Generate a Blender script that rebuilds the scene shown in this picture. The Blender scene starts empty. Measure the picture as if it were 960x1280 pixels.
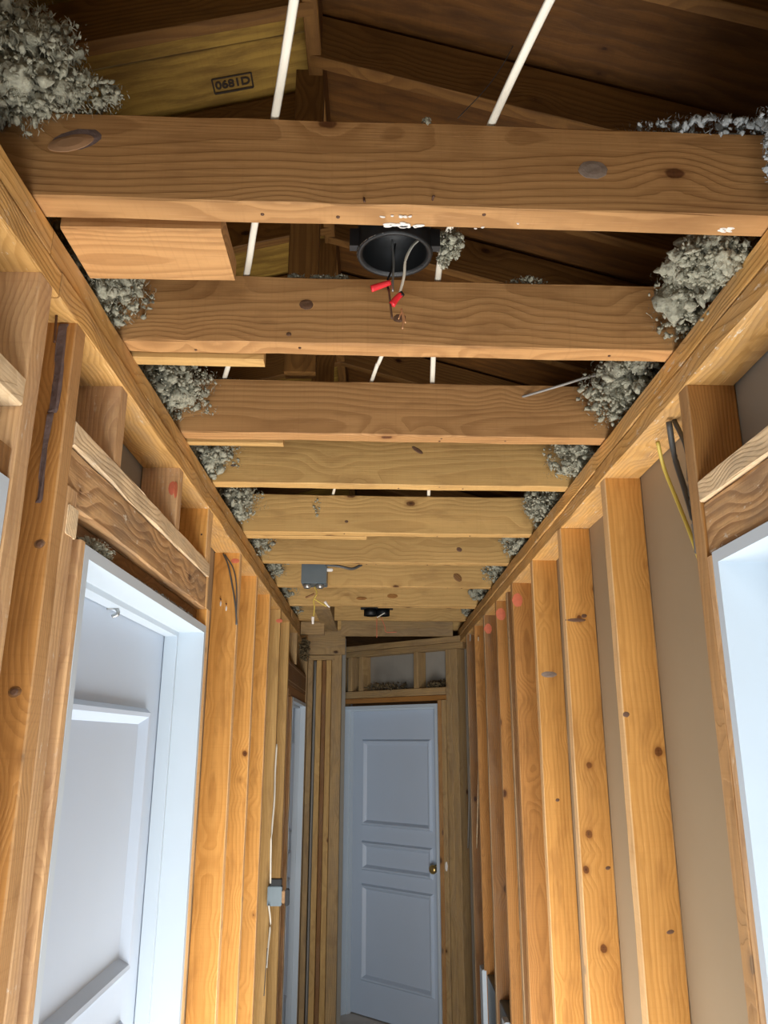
import bpy, bmesh, math, random
from mathutils import Vector, Matrix, noise
random.seed(7)
PI = math.pi
C = bpy.context.scene.collection
sc = bpy.context.scene

# ------------------------------------------------------------------ camera, world, lights, exposure
CAMZ = 1.733
PITCH, YAW, ROLL, FPX = math.radians(16.14), math.radians(.69), math.radians(.11), 985.0
cp, sp, cy, sy = math.cos(PITCH), math.sin(PITCH), math.cos(YAW), math.sin(YAW)
fwd = Vector((sy*cp, cy*cp, sp)); rgt = Vector((cy, -sy, 0)); upv = rgt.cross(fwd)
cr, sr = math.cos(ROLL), math.sin(ROLL)
R_, U_ = rgt*cr + upv*sr, upv*cr - rgt*sr
cam = bpy.data.cameras.new('camera'); camo = bpy.data.objects.new('camera', cam); C.objects.link(camo)
cam.sensor_fit = 'VERTICAL'; cam.sensor_height = 36; cam.lens = FPX/1280*36; cam.clip_start = .02
camo.matrix_world = Matrix(((R_.x, U_.x, -fwd.x, 0), (R_.y, U_.y, -fwd.y, 0), (R_.z, U_.z, -fwd.z, CAMZ), (0, 0, 0, 1)))
sc.camera = camo
w = bpy.data.worlds.new('world'); sc.world = w; w.use_nodes = True
w.node_tree.nodes['Background'].inputs[0].default_value = (.62, .74, .9, 1)
w.node_tree.nodes['Background'].inputs[1].default_value = .6

def area(name, loc, target, sx, sy_, power, col):
    l = bpy.data.lights.new(name, 'AREA'); l.shape = 'RECTANGLE'; l.size = sx; l.size_y = sy_
    l.energy = power; l.color = col
    o = bpy.data.objects.new(name, l); C.objects.link(o); o.location = loc
    o.rotation_euler = (Vector(target)-Vector(loc)).to_track_quat('-Z', 'Y').to_euler()
    return o
area('ceiling_lamp_behind', (.05, -.22, 2.42), (.05, -.12, 0), .35, .35, 11, (1, .97, .93))
area('daylight_from_room_behind', (.05, -3.5, .9), (.05, 2, 1.0), .5, 1.2, 88, (.88, .95, 1))
area('floor_bounce_fill', (.05, .30, .22), (.05, .72, 2.4), .90, .7, 33, (1, .98, .95))  # unseen fill added low, stands in for floor bounce onto the joist undersides
area('floor_bounce_fill_far', (.05, 2.3, .14), (.05, 2.9, 2.4), .95, 1.6, 50, (1, .98, .95))  # second added fill, no lamp here; lifts the far joists, studs and end door
sc.view_settings.view_transform = 'Standard'; sc.view_settings.look = 'None'
sc.view_settings.exposure = 0; sc.view_settings.gamma = 1; sc.view_settings.use_curve_mapping = False

def at(u, v, X=None, Y=None, Z=None):            # where the sight line of a photograph pixel meets a given plane
    d = fwd*FPX + R_*(u-480) + U_*(640-v)
    t = X/d.x if X is not None else (Y/d.y if Y is not None else (Z-CAMZ)/d.z)
    return Vector((0, 0, CAMZ)) + d*t

# ------------------------------------------------------------------ materials
def newmat(name, rough=.7):
    m = bpy.data.materials.new(name); m.use_nodes = True; nt = m.node_tree
    b = nt.nodes['Principled BSDF']; b.inputs['Roughness'].default_value = rough
    return m, nt, b
class N:                                          # tiny node builder
    def __init__(s, nt): s.nt = nt
    def n(s, t, **k):
        x = s.nt.nodes.new(t)
        for a, v in k.items(): setattr(x, a, v)
        return x
    def put(s, sock, v):
        if isinstance(v, bpy.types.NodeSocket): s.nt.links.new(v, sock)
        elif v is not None: sock.default_value = v
    def m(s, op, a, b=None, c=None, clamp=False):
        x = s.n('ShaderNodeMath', operation=op, use_clamp=clamp)
        for i, v in enumerate((a, b, c)): s.put(x.inputs[i], v)
        return x.outputs[0]
    def noise(s, vec, scale, detail=3, rough=.5, dist=0):
        x = s.n('ShaderNodeTexNoise'); s.put(x.inputs['Vector'], vec)
        x.inputs['Scale'].default_value = scale; x.inputs['Detail'].default_value = detail
        x.inputs['Roughness'].default_value = rough; x.inputs['Distortion'].default_value = dist
        return x.outputs[0]
    def comb(s, x, y, z):
        c = s.n('ShaderNodeCombineXYZ')
        for i, v in enumerate((x, y, z)): s.put(c.inputs[i], v)
        return c.outputs[0]
    def mix(s, f, a, b, bt='MIX'):
        x = s.n('ShaderNodeMix', data_type='RGBA', blend_type=bt)
        s.put(x.inputs[0], f)
        for i, v in ((6, a), (7, b)):
            s.put(x.inputs[i], (*v, 1) if isinstance(v, tuple) and len(v) == 3 else v)
        return x.outputs[2]
    def ss(s, v, a, b):
        x = s.n('ShaderNodeMapRange', interpolation_type='SMOOTHSTEP'); s.put(x.inputs[0], v)
        x.inputs[1].default_value = a; x.inputs[2].default_value = b
        return x.outputs[0]

def wood(name, light, dark, knots=.5, ring=.0075, grime=0., specks=0., ringamt=.6, grime_col=(.23, .17, .12), sheen=.62, tone=.26, scratch=.25, edge=0., kf=5.0):
    m, nt, b = newmat(name, sheen); k = N(nt); b.inputs['Specular IOR Level'].default_value = .25
    tc = k.n('ShaderNodeTexCoord'); oi = k.n('ShaderNodeObjectInfo')
    s = k.n('ShaderNodeSeparateXYZ'); nt.links.new(tc.outputs['Object'], s.inputs[0]); x, y, z = s.outputs
    rnd = k.m('MULTIPLY', oi.outputs['Random'], 41.0)
    r2 = k.m('FRACT', k.m('MULTIPLY', oi.outputs['Random'], 17.3)); r3 = k.m('FRACT', k.m('MULTIPLY', oi.outputs['Random'], 91.7))
    xs = k.m('ADD', x, rnd)
    # knots
    vo = k.n('ShaderNodeTexVoronoi'); nt.links.new(k.comb(k.m('MULTIPLY', xs, kf), k.m('MULTIPLY_ADD', y, 8.5, rnd), k.m('MULTIPLY_ADD', z, 8.0, r2)), vo.inputs['Vector'])
    vo.inputs['Scale'].default_value = 1; kd = vo.outputs['Distance']
    kd = k.m('ADD', kd, k.m('MULTIPLY', k.m('SUBTRACT', k.noise(tc.outputs['Object'], 60), .5), .05))
    # growth rings cut through the board: distance from a wandering pith line
    wob = k.noise(k.comb(k.m('MULTIPLY', xs, .9), y, z), 1.5, 2)
    wob2 = k.noise(k.comb(k.m('MULTIPLY', xs, 2.0), k.m('MULTIPLY', y, 5.), k.m('MULTIPLY', z, 5.)), 2.2, 3)
    yy = k.m('ADD', y, k.m('MULTIPLY_ADD', r2, .16, -.08)); zz = k.m('ADD', z, k.m('MULTIPLY_ADD', r3, .05, .015))
    rr = k.m('SQRT', k.m('ADD', k.m('MULTIPLY', yy, yy), k.m('MULTIPLY', zz, zz)))
    rr = k.m('ADD', rr, k.m('MULTIPLY', wob, .085)); rr = k.m('ADD', rr, k.m('MULTIPLY', wob2, .007))
    kinf = k.ss(kd, .5, .03)
    rr = k.m('ADD', rr, k.m('MULTIPLY', kinf, .022 if knots else 0.))
    fr = k.m('FRACT', k.m('DIVIDE', rr, ring))
    ringv = k.m('MULTIPLY', k.ss(fr, .25, .82), k.ss(fr, 1.0, .88))
    fib = k.noise(k.comb(k.m('MULTIPLY', xs, 6.), k.m('MULTIPLY', y, 260.), k.m('MULTIPLY', z, 260.)), 1, 3)
    broad = k.noise(k.comb(k.m('MULTIPLY', xs, 1.5), k.m('MULTIPLY', y, 7.), k.m('MULTIPLY', z, 7.)), 1.6, 3)
    col = k.mix(k.m('MULTIPLY', ringv, ringamt), light, dark)
    col = k.mix(k.m('MULTIPLY', k.ss(fib, .45, .75), .28), col, dark)
    tn = k.m('MULTIPLY_ADD', broad, tone*1.6, 1-tone*.8)
    tn = k.m('MULTIPLY', tn, k.m('MULTIPLY_ADD', r3, tone, 1-tone*.5))
    hs = k.n('ShaderNodeHueSaturation'); nt.links.new(tn, hs.inputs['Value']); nt.links.new(col, hs.inputs['Color'])
    hs.inputs['Hue'].default_value = .5; hs.inputs['Saturation'].default_value = 1.0; col = hs.outputs[0]
    if knots:
        gate = k.ss(k.m('FRACT', k.m('MULTIPLY', k.n('ShaderNodeSeparateColor').outputs[0], 1.0)), 0, 1)
        sepc = k.n('ShaderNodeSeparateColor'); nt.links.new(vo.outputs['Color'], sepc.inputs[0])
        gate = k.m('LESS_THAN', sepc.outputs[0], knots)
        col = k.mix(k.m('MULTIPLY', k.m('MULTIPLY', k.ss(kd, .17, .08), gate), .45), col, (dark[0]*.6, dark[1]*.5, dark[2]*.45))
        col = k.mix(k.m('MULTIPLY', k.ss(kd, .092, .068), gate), col, (dark[0]*.34, dark[1]*.26, dark[2]*.25))
        col = k.mix(k.m('MULTIPLY', k.ss(kd, .05, .02), gate), col, (dark[0]*.14, dark[1]*.1, dark[2]*.1))
    if grime:
        gn = k.noise(k.comb(k.m('MULTIPLY', xs, 3.), k.m('MULTIPLY', y, 12.), k.m('MULTIPLY', z, 12.)), 1.7, 5, .65)
        col = k.mix(k.m('MULTIPLY', k.ss(gn, .42, .62), grime), col, grime_col)
    if specks:
        gn = k.noise(k.comb(k.m('MULTIPLY', xs, 22.), k.m('MULTIPLY', y, 60.), k.m('MULTIPLY', z, 60.)), 1.3, 4, .7)
        gm = k.noise(k.comb(k.m('MULTIPLY', xs, 2.5), k.m('MULTIPLY', y, 4.), z), 2.0, 2)
        msk = k.m('MULTIPLY', k.ss(gn, .615, .665), k.ss(gm, .42, .6))
        col = k.mix(k.m('MULTIPLY', msk, specks), col, (.72, .62, .48))
    if edge:                                       # narrow faces are mixed towards a paler colour
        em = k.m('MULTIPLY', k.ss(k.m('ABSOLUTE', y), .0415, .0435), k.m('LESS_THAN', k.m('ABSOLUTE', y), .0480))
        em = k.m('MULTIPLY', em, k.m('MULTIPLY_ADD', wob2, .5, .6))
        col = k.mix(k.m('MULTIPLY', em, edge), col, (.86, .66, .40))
    # scuffs and fibres torn along the grain, faint saw marks across it
    sc1 = k.noise(k.comb(k.m('MULTIPLY', xs, 14.), k.m('MULTIPLY', y, 420.), k.m('MULTIPLY', z, 420.)), 1, 2)
    sc2 = k.noise(k.comb(k.m('MULTIPLY', xs, 3.1), k.m('MULTIPLY', y, 9.), k.m('MULTIPLY', z, 9.)), 1.9, 3)
    col = k.mix(k.m('MULTIPLY', k.m('MULTIPLY', k.ss(sc1, .60, .70), k.ss(sc2, .48, .62)), scratch*1.6), col, (min(1, light[0]*1.25), min(1, light[1]*1.35), min(1, light[2]*1.7)))
    st = k.noise(k.comb(k.m('MULTIPLY', xs, 5.), k.m('MULTIPLY', y, 16.), k.m('MULTIPLY', z, 16.)), 1.3, 4, .6)
    col = k.mix(k.m('MULTIPLY', k.ss(st, .50, .74), .42), col, (dark[0]*.62, dark[1]*.58, dark[2]*.6))
    saw = k.noise(k.comb(k.m('MULTIPLY', x, 170.), k.m('MULTIPLY', y, 3.), k.m('MULTIPLY', z, 3.)), 1, 2)
    col = k.mix(k.m('MULTIPLY', k.ss(saw, .5, .7), .16), col, dark)
    nt.links.new(col, b.inputs['Base Color'])
    bp = k.n('ShaderNodeBump'); bp.inputs['Strength'].default_value = .35; bp.inputs['Distance'].default_value = .002
    nt.links.new(k.m('ADD', k.m('MULTIPLY', fib, .8), k.m('MULTIPLY', ringv, -.5)), bp.inputs['Height']); nt.links.new(bp.outputs[0], b.inputs['Normal'])
    return m

def plain(name, col, rough=.6, metal=0., var=.06, scale=20, bump=.0):
    m, nt, b = newmat(name, rough); k = N(nt)
    tc = k.n('ShaderNodeTexCoord'); n1 = k.noise(tc.outputs['Object'], scale, 4)
    f = k.m('MULTIPLY_ADD', n1, var*2, 1-var)
    hs = k.n('ShaderNodeHueSaturation'); hs.inputs['Color'].default_value = (*col, 1); nt.links.new(f, hs.inputs['Value'])
    nt.links.new(hs.outputs[0], b.inputs['Base Color']); b.inputs['Metallic'].default_value = metal
    if bump:
        bp = k.n('ShaderNodeBump'); bp.inputs['Strength'].default_value = bump; bp.inputs['Distance'].default_value = .004
        nt.links.new(n1, bp.inputs['Height']); nt.links.new(bp.outputs[0], b.inputs['Normal'])
    return m

M_joist = wood('joist_wood', (.53, .285, .11), (.33, .16, .055), .55, ring=.011, ringamt=.55)
M_joist2 = wood('joist_pine', (.62, .385, .14), (.46, .26, .085), .75, ring=.014, ringamt=.4)
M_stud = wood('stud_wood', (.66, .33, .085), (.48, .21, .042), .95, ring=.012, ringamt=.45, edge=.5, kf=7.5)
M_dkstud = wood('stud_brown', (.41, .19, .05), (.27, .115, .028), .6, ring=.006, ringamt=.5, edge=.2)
M_plate = wood('plate_wood', (.68, .39, .13), (.48, .25, .07), .3, grime=.3, specks=.9, grime_col=(.36, .26, .17), scratch=1.0)
M_header = wood('header_wood', (.66, .40, .19), (.32, .165, .07), .5, ring=.016, grime=.45, specks=.95, ringamt=.75, scratch=.5)
M_strip = wood('strip_wood', (.76, .57, .35), (.55, .38, .2), .1, grime=.4, specks=.6, ringamt=.3, grime_col=(.33, .27, .2))
M_trim = wood('trimmer_wood', (.60, .37, .18), (.38, .2, .09), .5, specks=.6, grime=.3, ringamt=.4, grime_col=(.4, .25, .17))
M_far = wood('end_wall_wood', (.44, .29, .13), (.28, .17, .07), .6, ring=.012, grime=.3, ringamt=.4)
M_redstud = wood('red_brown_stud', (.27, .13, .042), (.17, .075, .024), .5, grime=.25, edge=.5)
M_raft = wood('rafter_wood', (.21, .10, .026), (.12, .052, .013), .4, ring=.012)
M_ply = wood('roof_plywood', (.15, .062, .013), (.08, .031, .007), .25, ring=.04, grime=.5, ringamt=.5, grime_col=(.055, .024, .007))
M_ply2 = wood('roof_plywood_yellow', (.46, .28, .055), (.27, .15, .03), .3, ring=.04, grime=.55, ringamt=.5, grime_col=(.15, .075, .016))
M_paper = plain('drywall_back_paper', (.32, .235, .14), .9, var=.1, scale=3)
M_paper2 = plain('drywall_grey_paper', (.30, .28, .24), .9, var=.12, scale=5)
M_white = plain('white_door_paint', (.51, .60, .72), .38, var=.02, scale=6)
M_jamb = plain('white_jamb_paint', (.55, .63, .70), .42, var=.03, scale=9)
M_floor = plain('subfloor', (.66, .60, .52), .7, var=.12, scale=5)
M_insul = plain('loose_insulation', (.34, .33, .25), .95, var=.6, scale=120, bump=1.)
M_insul2 = plain('loose_insulation_blue_grey', (.36, .39, .40), .95, var=.5, scale=120, bump=1.)
M_insdark = plain('brown_insulation', (.12, .085, .04), .95, var=.4, scale=50, bump=.8)
M_cable = plain('white_cable_sheath', (.84, .80, .68), .45, var=.05)
M_grey = plain('grey_cable_sheath', (.32, .30, .27), .5, var=.1)
M_dcable = plain('dark_grey_cable', (.085, .085, .08), .45, var=.2)
M_yellow = plain('yellow_cable', (.62, .47, .09), .45, var=.08)
M_black = plain('black_plastic', (.004, .005, .006), .5)
M_bsteel = plain('box_steel', (.17, .21, .23), .42, metal=.55, var=.1)
M_steel = plain('zinc_steel', (.42, .43, .42), .35, metal=.8, var=.1)
M_rust = plain('rusty_nail', (.12, .06, .035), .6, metal=.4, var=.3, scale=200)
M_copper = plain('copper_wire', (.75, .42, .22), .35, metal=.7)
M_red = plain('red_nut', (.70, .02, .03), .4)
M_brass = plain('brass', (.62, .44, .16), .28, metal=.9)
M_plaster = plain('plaster_blob', (.82, .78, .72), .8, var=.1, bump=.3, scale=90)
M_bark = plain('dark_bark', (.14, .095, .085), .9, var=.45, scale=60, bump=.9)
M_knot = plain('knot_brown', (.15, .075, .04), .6, var=.4, scale=90, bump=.4)
M_gknot = plain('knot_grey', (.25, .19, .15), .7, var=.3, scale=70, bump=.4)
M_redmark = plain('red_marker', (.62, .16, .08), .7, var=.2, scale=60)
M_ink = plain('black_stamp_ink', (.035, .02, .01), .8)

# ------------------------------------------------------------------ builders
def link(name, bm, m, parent=None, loc=None, mat4=None, smooth=False):
    me = bpy.data.meshes.new(name); bm.normal_update(); bm.to_mesh(me); bm.free()
    me.materials.append(m)
    if smooth:
        for p in me.polygons: p.use_smooth = True
    o = bpy.data.objects.new(name, me); C.objects.link(o)
    if parent: o.parent = parent
    if mat4 is not None: o.matrix_local = mat4
    elif loc is not None: o.location = loc
    return o
def root(name, loc, label, cat=None, kind=None, group=None, rotz=0):
    o = bpy.data.objects.new(name, None); C.objects.link(o); o.location = loc; o.rotation_euler = (0, 0, rotz)
    o.empty_display_size = .1
    tagit(o, label, cat, kind, group); return o
def tagit(o, label=None, cat=None, kind=None, group=None):
    for a, v in (('label', label), ('category', cat), ('kind', kind), ('group', group)):
        if v: o[a] = v
    return o

def beam_bm(L, W, T, bev=.0025, seg=None, rough=.0007, bow=.0):
    """board along local x, width on y, thickness on z, eased edges, slightly uneven"""
    bm = bmesh.new(); seg = seg or max(3, min(26, int(L/.09)))
    hw, ht = W/2, T/2; b = min(bev, hw*.4, ht*.4)
    prof = [(-hw+b, -ht), (hw-b, -ht), (hw, -ht+b), (hw, ht-b), (hw-b, ht), (-hw+b, ht), (-hw, ht-b), (-hw, -ht+b)]
    rings = []
    ph = random.random()*9
    for i in range(seg+1):
        x = -L/2 + L*i/seg; rg = []
        by = bow*math.sin(PI*i/seg)
        for j, (a, c) in enumerate(prof):
            ra = rough if 0 < i < seg else 0
            rg.append(bm.verts.new((x, a+by+noise.noise((x*9+ph, j*3.1, 0))*ra*2.2, c+noise.noise((x*9+ph, j*3.1, 7))*ra*2.2)))
        rings.append(rg)
    for i in range(seg):
        for j in range(8):
            bm.faces.new((rings[i][j], rings[i+1][j], rings[i+1][(j+1) % 8], rings[i][(j+1) % 8]))
    bm.faces.new(rings[0]); bm.faces.new(list(reversed(rings[-1])))
    bmesh.ops.recalc_face_normals(bm, faces=bm.faces[:])
    return bm
def bx(name, parent, x0, x1, y0, y1, z0, z1, m, rotz=0, **kw):
    """axis aligned board given by its extents (parent frame coordinates are world minus parent location)"""
    ext = [(x1-x0, 0), (y1-y0, 1), (z1-z0, 2)]; o3 = sorted(ext, key=lambda e: -e[0])
    ax = [Vector((1, 0, 0)), Vector((0, 1, 0)), Vector((0, 0, 1))]
    X, Y = ax[o3[0][1]], ax[o3[1][1]]; Z = X.cross(Y)
    bm = beam_bm(o3[0][0], o3[1][0], o3[2][0], **kw)
    c = Vector(((x0+x1)/2, (y0+y1)/2, (z0+z1)/2))
    if parent is not None and parent.get('_local') is None: c = c - parent.location
    R = Matrix((X, Y, Z)).transposed().to_4x4()
    return link(name, bm, m, parent, mat4=Matrix.Translation(c) @ Matrix.Rotation(rotz, 4, 'Z') @ R)
def stick(name, parent, a, b, W, T, wdir, m, **kw):
    """board from a to b, width axis close to wdir"""
    a, b = Vector(a), Vector(b); X = (b-a); L = X.length; X.normalize()
    Z = X.cross(Vector(wdir)).normalized(); Y = Z.cross(X)
    bm = beam_bm(L, W, T, **kw); c = (a+b)/2
    if parent is not None: c = c - parent.location
    return link(name, bm, m, parent, mat4=Matrix.Translation(c) @ Matrix((X, Y, Z)).transposed().to_4x4())
def slab(name, parent, x0, x1, y0, y1, z0, z1, m):
    bm = bmesh.new(); bmesh.ops.create_cube(bm, size=1)
    c = Vector(((x0+x1)/2, (y0+y1)/2, (z0+z1)/2))
    for v in bm.verts: v.co = Vector((v.co.x*(x1-x0), v.co.y*(y1-y0), v.co.z*(z1-z0)))
    if parent is not None and parent.get('_local') is None: c = c - parent.location
    return link(name, bm, m, parent, loc=c)
def smoothpath(pts, n=6):
    pts = [Vector(p) for p in pts]; out = []
    if len(pts) < 3:
        return [pts[0].lerp(pts[-1], i/4) for i in range(5)]
    P = [pts[0]*2-pts[1]]+pts+[pts[-1]*2-pts[-2]]
    for i in range(1, len(P)-2):
        for j in range(n):
            t = j/n; a, b, c, d = P[i-1], P[i], P[i+1], P[i+2]
            out.append(.5*((2*b)+(c-a)*t+(2*a-5*b+4*c-d)*t*t+(3*b-3*c+d-a)*t**3))
    out.append(pts[-1]); return out
def tube_bm(pts, r, r2=None, sides=8, flat=None, bm=None, n=6, taper=None):
    """tube through world points; r2 with flat = direction gives an oval cable"""
    bm = bm or bmesh.new(); P = smoothpath(pts, n); rings = []
    ref = Vector(flat) if flat is not None else Vector((.13, .21, .97))
    for i, p in enumerate(P):
        t = (P[min(i+1, len(P)-1)]-P[max(i-1, 0)]).normalized()
        a = t.cross(ref)
        a = a.normalized() if a.length > 1e-4 else t.orthogonal().normalized()
        b = t.cross(a).normalized(); k = 1 if taper is None else 1+(taper-1)*i/(len(P)-1)
        rings.append([bm.verts.new(p + a*math.cos(2*PI*j/sides)*(r2 or r)*k + b*math.sin(2*PI*j/sides)*r*k) for j in range(sides)])
    for i in range(len(rings)-1):
        for j in range(sides):
            bm.faces.new((rings[i][j], rings[i][(j+1) % sides], rings[i+1][(j+1) % sides], rings[i+1][j]))
    bm.faces.new(rings[0]); bm.faces.new(rings[-1])
    bmesh.ops.recalc_face_normals(bm, faces=bm.faces[:])
    return bm
def tube(name, parent, pts, r, m, **kw):
    off = parent.location if parent else Vector(kw.pop('org', pts[0]))
    return link(name, tube_bm([Vector(p)-off for p in pts], r, **kw), m, parent, loc=(0, 0, 0) if parent else off, smooth=True)
def disc_bm(rx, ry, h, seg=18):
    """low dome standing on z=0: knots, blobs"""
    bm = bmesh.new(); rr = [(1, 0), (.93, .6), (.55, 1)]; rings = []
    ph = random.random()*20
    for (k, z) in rr:
        rings.append([bm.verts.new((rx*k*math.cos(2*PI*j/seg)*(1+.14*noise.noise((j*.9, ph, 0))), ry*k*math.sin(2*PI*j/seg)*(1+.14*noise.noise((j*.9, ph, 5))), h*z)) for j in range(seg)])
    for i in range(2):
        for j in range(seg): bm.faces.new((rings[i][j], rings[i][(j+1) % seg], rings[i+1][(j+1) % seg], rings[i+1][j]))
    bm.faces.new(rings[2]); bm.faces.new(list(reversed(rings[0])))
    return bm
def decal(name, parent, p, nrm, xdir, rx, ry, m, h=.0015):
    """knot / dab of plaster / marker patch sitting on a face"""
    Z = Vector(nrm).normalized(); X = (Vector(xdir)-Z*Vector(xdir).dot(Z)).normalized(); Y = Z.cross(X)
    bm = disc_bm(rx, ry, h+.001)
    Mx = Matrix.Translation(Vector(p)-Z*.001) @ Matrix((X, Y, Z)).transposed().to_4x4()
    o = link(name, bm, m, None, mat4=Mx)
    if parent is not None:
        bpy.context.view_layer.update()
        o.parent = parent; o.matrix_parent_inverse = parent.matrix_world.inverted()
    return o
def nail_head(parent, p, nrm, r=.004):
    return decal('nail', parent, p, nrm, Vector(nrm).orthogonal(), r, r, M_rust, .0012)

_fl = {}
for lv, cnt in ((3, 9), (2, 8), (1, 8)):
    _fl[lv] = []
    for q in range(cnt):
        b_ = bmesh.new(); bmesh.ops.create_icosphere(b_, subdivisions=lv, radius=1); vs = []
        for v in b_.verts:
            d = v.co.normalized(); o_ = Vector((q*7.3, q*3.1, lv*5))
            k = 1 + .45*noise.noise(d*1.3+o_) + .42*noise.noise(d*3.6+o_) + .30*noise.noise(d*8+o_) + (.18*noise.noise(d*17+o_) if lv > 1 else 0)
            vs.append(d*k + Vector((noise.noise(d*5+o_*2), noise.noise(d*5+o_*3), noise.noise(d*5+o_*4)))*.22)
        _fl[lv].append((vs, [[v.index for v in f.verts] for f in b_.faces])); b_.free()
def insulation(name, center, size, n, label, m=None, fl=(.006, .017), core=True, ends=None, seed=0, group=None):
    """loose clump: fluffy lumps through an ellipsoid with small tufts and crumbs around them"""
    R = random.Random(seed or 5); verts, faces = [], []
    size = Vector(size)
    def flake(c, r, lv):
        vs, fs = R.choice(_fl[lv]); o = len(verts)
        M3 = Matrix.Rotation(R.random()*6.3, 3, 'X') @ Matrix.Rotation(R.random()*6.3, 3, 'Y') @ Matrix.Diagonal((r*R.uniform(.6, 1.5), r*R.uniform(.6, 1.2), r*R.uniform(.4, .9)))
        verts.extend(tuple(c + M3 @ v) for v in vs)
        faces.extend([a+o for a in f] for f in fs)
    def pos(lo, hi):
        d = Vector((R.gauss(0, 1), R.gauss(0, 1), R.gauss(0, 1))).normalized()
        k = (1 + .4*noise.noise(Vector((d.x*2.2+center[0]*9, d.y*2.2+center[1]*9, d.z*2.2))))*R.uniform(lo, hi)
        return Vector((d.x*size.x, d.y*size.y, d.z*size.z))*k
    if core:
        big = min(size)
        for i in range(max(12, n//22)): flake(pos(.1, .82), big*R.uniform(.22, .42), 3)
    for i in range(int(n*.4)): flake(pos(.6, 1.02), R.uniform(*fl)*.85, 2)
    for i in range(int(n*1.0)): flake(pos(.8, 1.06), R.uniform(fl[0]*.3, fl[1]*.4), 1)
    for i in range(n*5):                              # loose fibres
        c = pos(.7, 1.1); a = Vector((R.gauss(0, 1), R.gauss(0, 1), R.gauss(0, 1))).normalized()
        b_ = a.orthogonal().normalized(); L = R.uniform(.3, 1.2)*fl[1]; w_ = R.uniform(.0003, .0007); o_ = len(verts)
        bend = a.cross(b_)*L*R.uniform(-.5, .5)
        for t, ww in ((-1, .4), (0, 1), (1, .4)):
            q = c+a*L*t*.5+bend*(1-t*t); verts.append(tuple(q-b_*w_*ww)); verts.append(tuple(q+b_*w_*ww))
        faces.append([o_, o_+1, o_+3, o_+2]); faces.append([o_+2, o_+3, o_+5, o_+4])
    me = bpy.data.meshes.new(name); me.from_pydata(verts, [], faces); me.materials.append(m or M_insul)
    me.polygons.foreach_set('use_smooth', [True]*len(me.polygons))
    o = bpy.data.objects.new(name, me); C.objects.link(o); o.location = center
    return tagit(o, label, 'insulation', 'stuff', group)

# ------------------------------------------------------------------ geometry constants
LX, RX = -.461, .561                 # hall faces of the two stud walls
D = .089                             # stud depth
LB, RB = LX-D, RX+D
ZP0, ZP1, ZP2 = 2.350, 2.392, 2.437  # double top plate
ZJ, HJ, TJ = 2.440, .140, .046       # joists
SK = .0277
JY = [.926, 1.325, 1.776, 2.160, 2.715, 3.198, 3.730, 4.290, 4.830, 5.28]
jm = [M_joist, M_joist, M_joist, M_joist2, M_joist2, M_joist2, M_joist2, M_joist2, M_joist2, M_joist2]

# ------------------------------------------------------------------ floor
fl_ = root('floor', (0, 2, 0), 'pale plywood subfloor of the hallway', kind='structure')
for i in range(5):
    slab('plywood_sheet', fl_, -3, 3, -4+i*2.44, -4+i*2.44+2.436, -.03, 0, M_floor)

# ------------------------------------------------------------------ wall_left
wl = root('wall_left', (LB, 2, 0), 'left stud wall stripped of its drywall', kind='structure')
def plate_run(parent, x0, x1, z0, z1, cuts, m, off=0):
    for a, b in zip(cuts[:-1], cuts[1:]):
        j = random.uniform(-.002, .003)
        bx('top_plate', parent, x0+j+off, x1+j+off, a+.001, b-.001, z0, z1, m, rough=.0014)
plate_run(wl, LB, LX, ZP0, ZP1, [-1.9, 1.02, 3.1, 5.62], M_plate)
plate_run(wl, LB, LX, ZP1+.002, ZP2, [-1.9, .98, 2.35, 4.4, 5.62], M_plate)
def stud(parent, side, y0, t=.038, z0=0., z1=ZP0, m=None, name='stud', d=D, inset=0, **kw):
    if side < 0: x0, x1 = LX-d-inset, LX-inset
    else: x0, x1 = RX+inset, RX+d+inset
    return bx(name, parent, x0, x1, y0, y0+t, z0, z1, m or M_stud, **kw)
s1 = stud(wl, -1, .955, .043, m=M_trim)
s2 = stud(wl, -1, 1.092, .040, m=M_dkstud)
tr1 = stud(wl, -1, 1.133, .040, z1=2.10, m=M_trim, name='trimmer_stud')
tr2 = stud(wl, -1, 1.176, .030, z1=2.03, m=M_redstud, name='trimmer_stud', inset=.02, d=.069)
tr3 = stud(wl, -1, 1.207, .021, z1=2.035, m=M_trim, name='trimmer_stud')
bx('wood_block', wl, LX-.075, LX+.001, 1.14, 1.182, 2.028, 2.074, M_strip)
stud(wl, -1, 2.172, .034, z1=2.08, m=M_stud, name='trimmer_stud')
stud(wl, -1, 2.207, .012, z1=ZP0, m=M_stud, inset=.03, d=.05)
for i, y in enumerate([2.645, 3.045, 3.455, 3.865, 4.29]):
    stud(wl, -1, y, .040, m=M_stud if i < 3 else M_joist2)
stud(wl, -1, 4.335, .036, z1=2.0, m=M_trim, name='trimmer_stud')
stud(wl, -1, 4.60, .05, z1=1.97, m=M_redstud, name='trimmer_stud', inset=.004)
stud(wl, -1, 5.545, .04, m=M_far)
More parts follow.
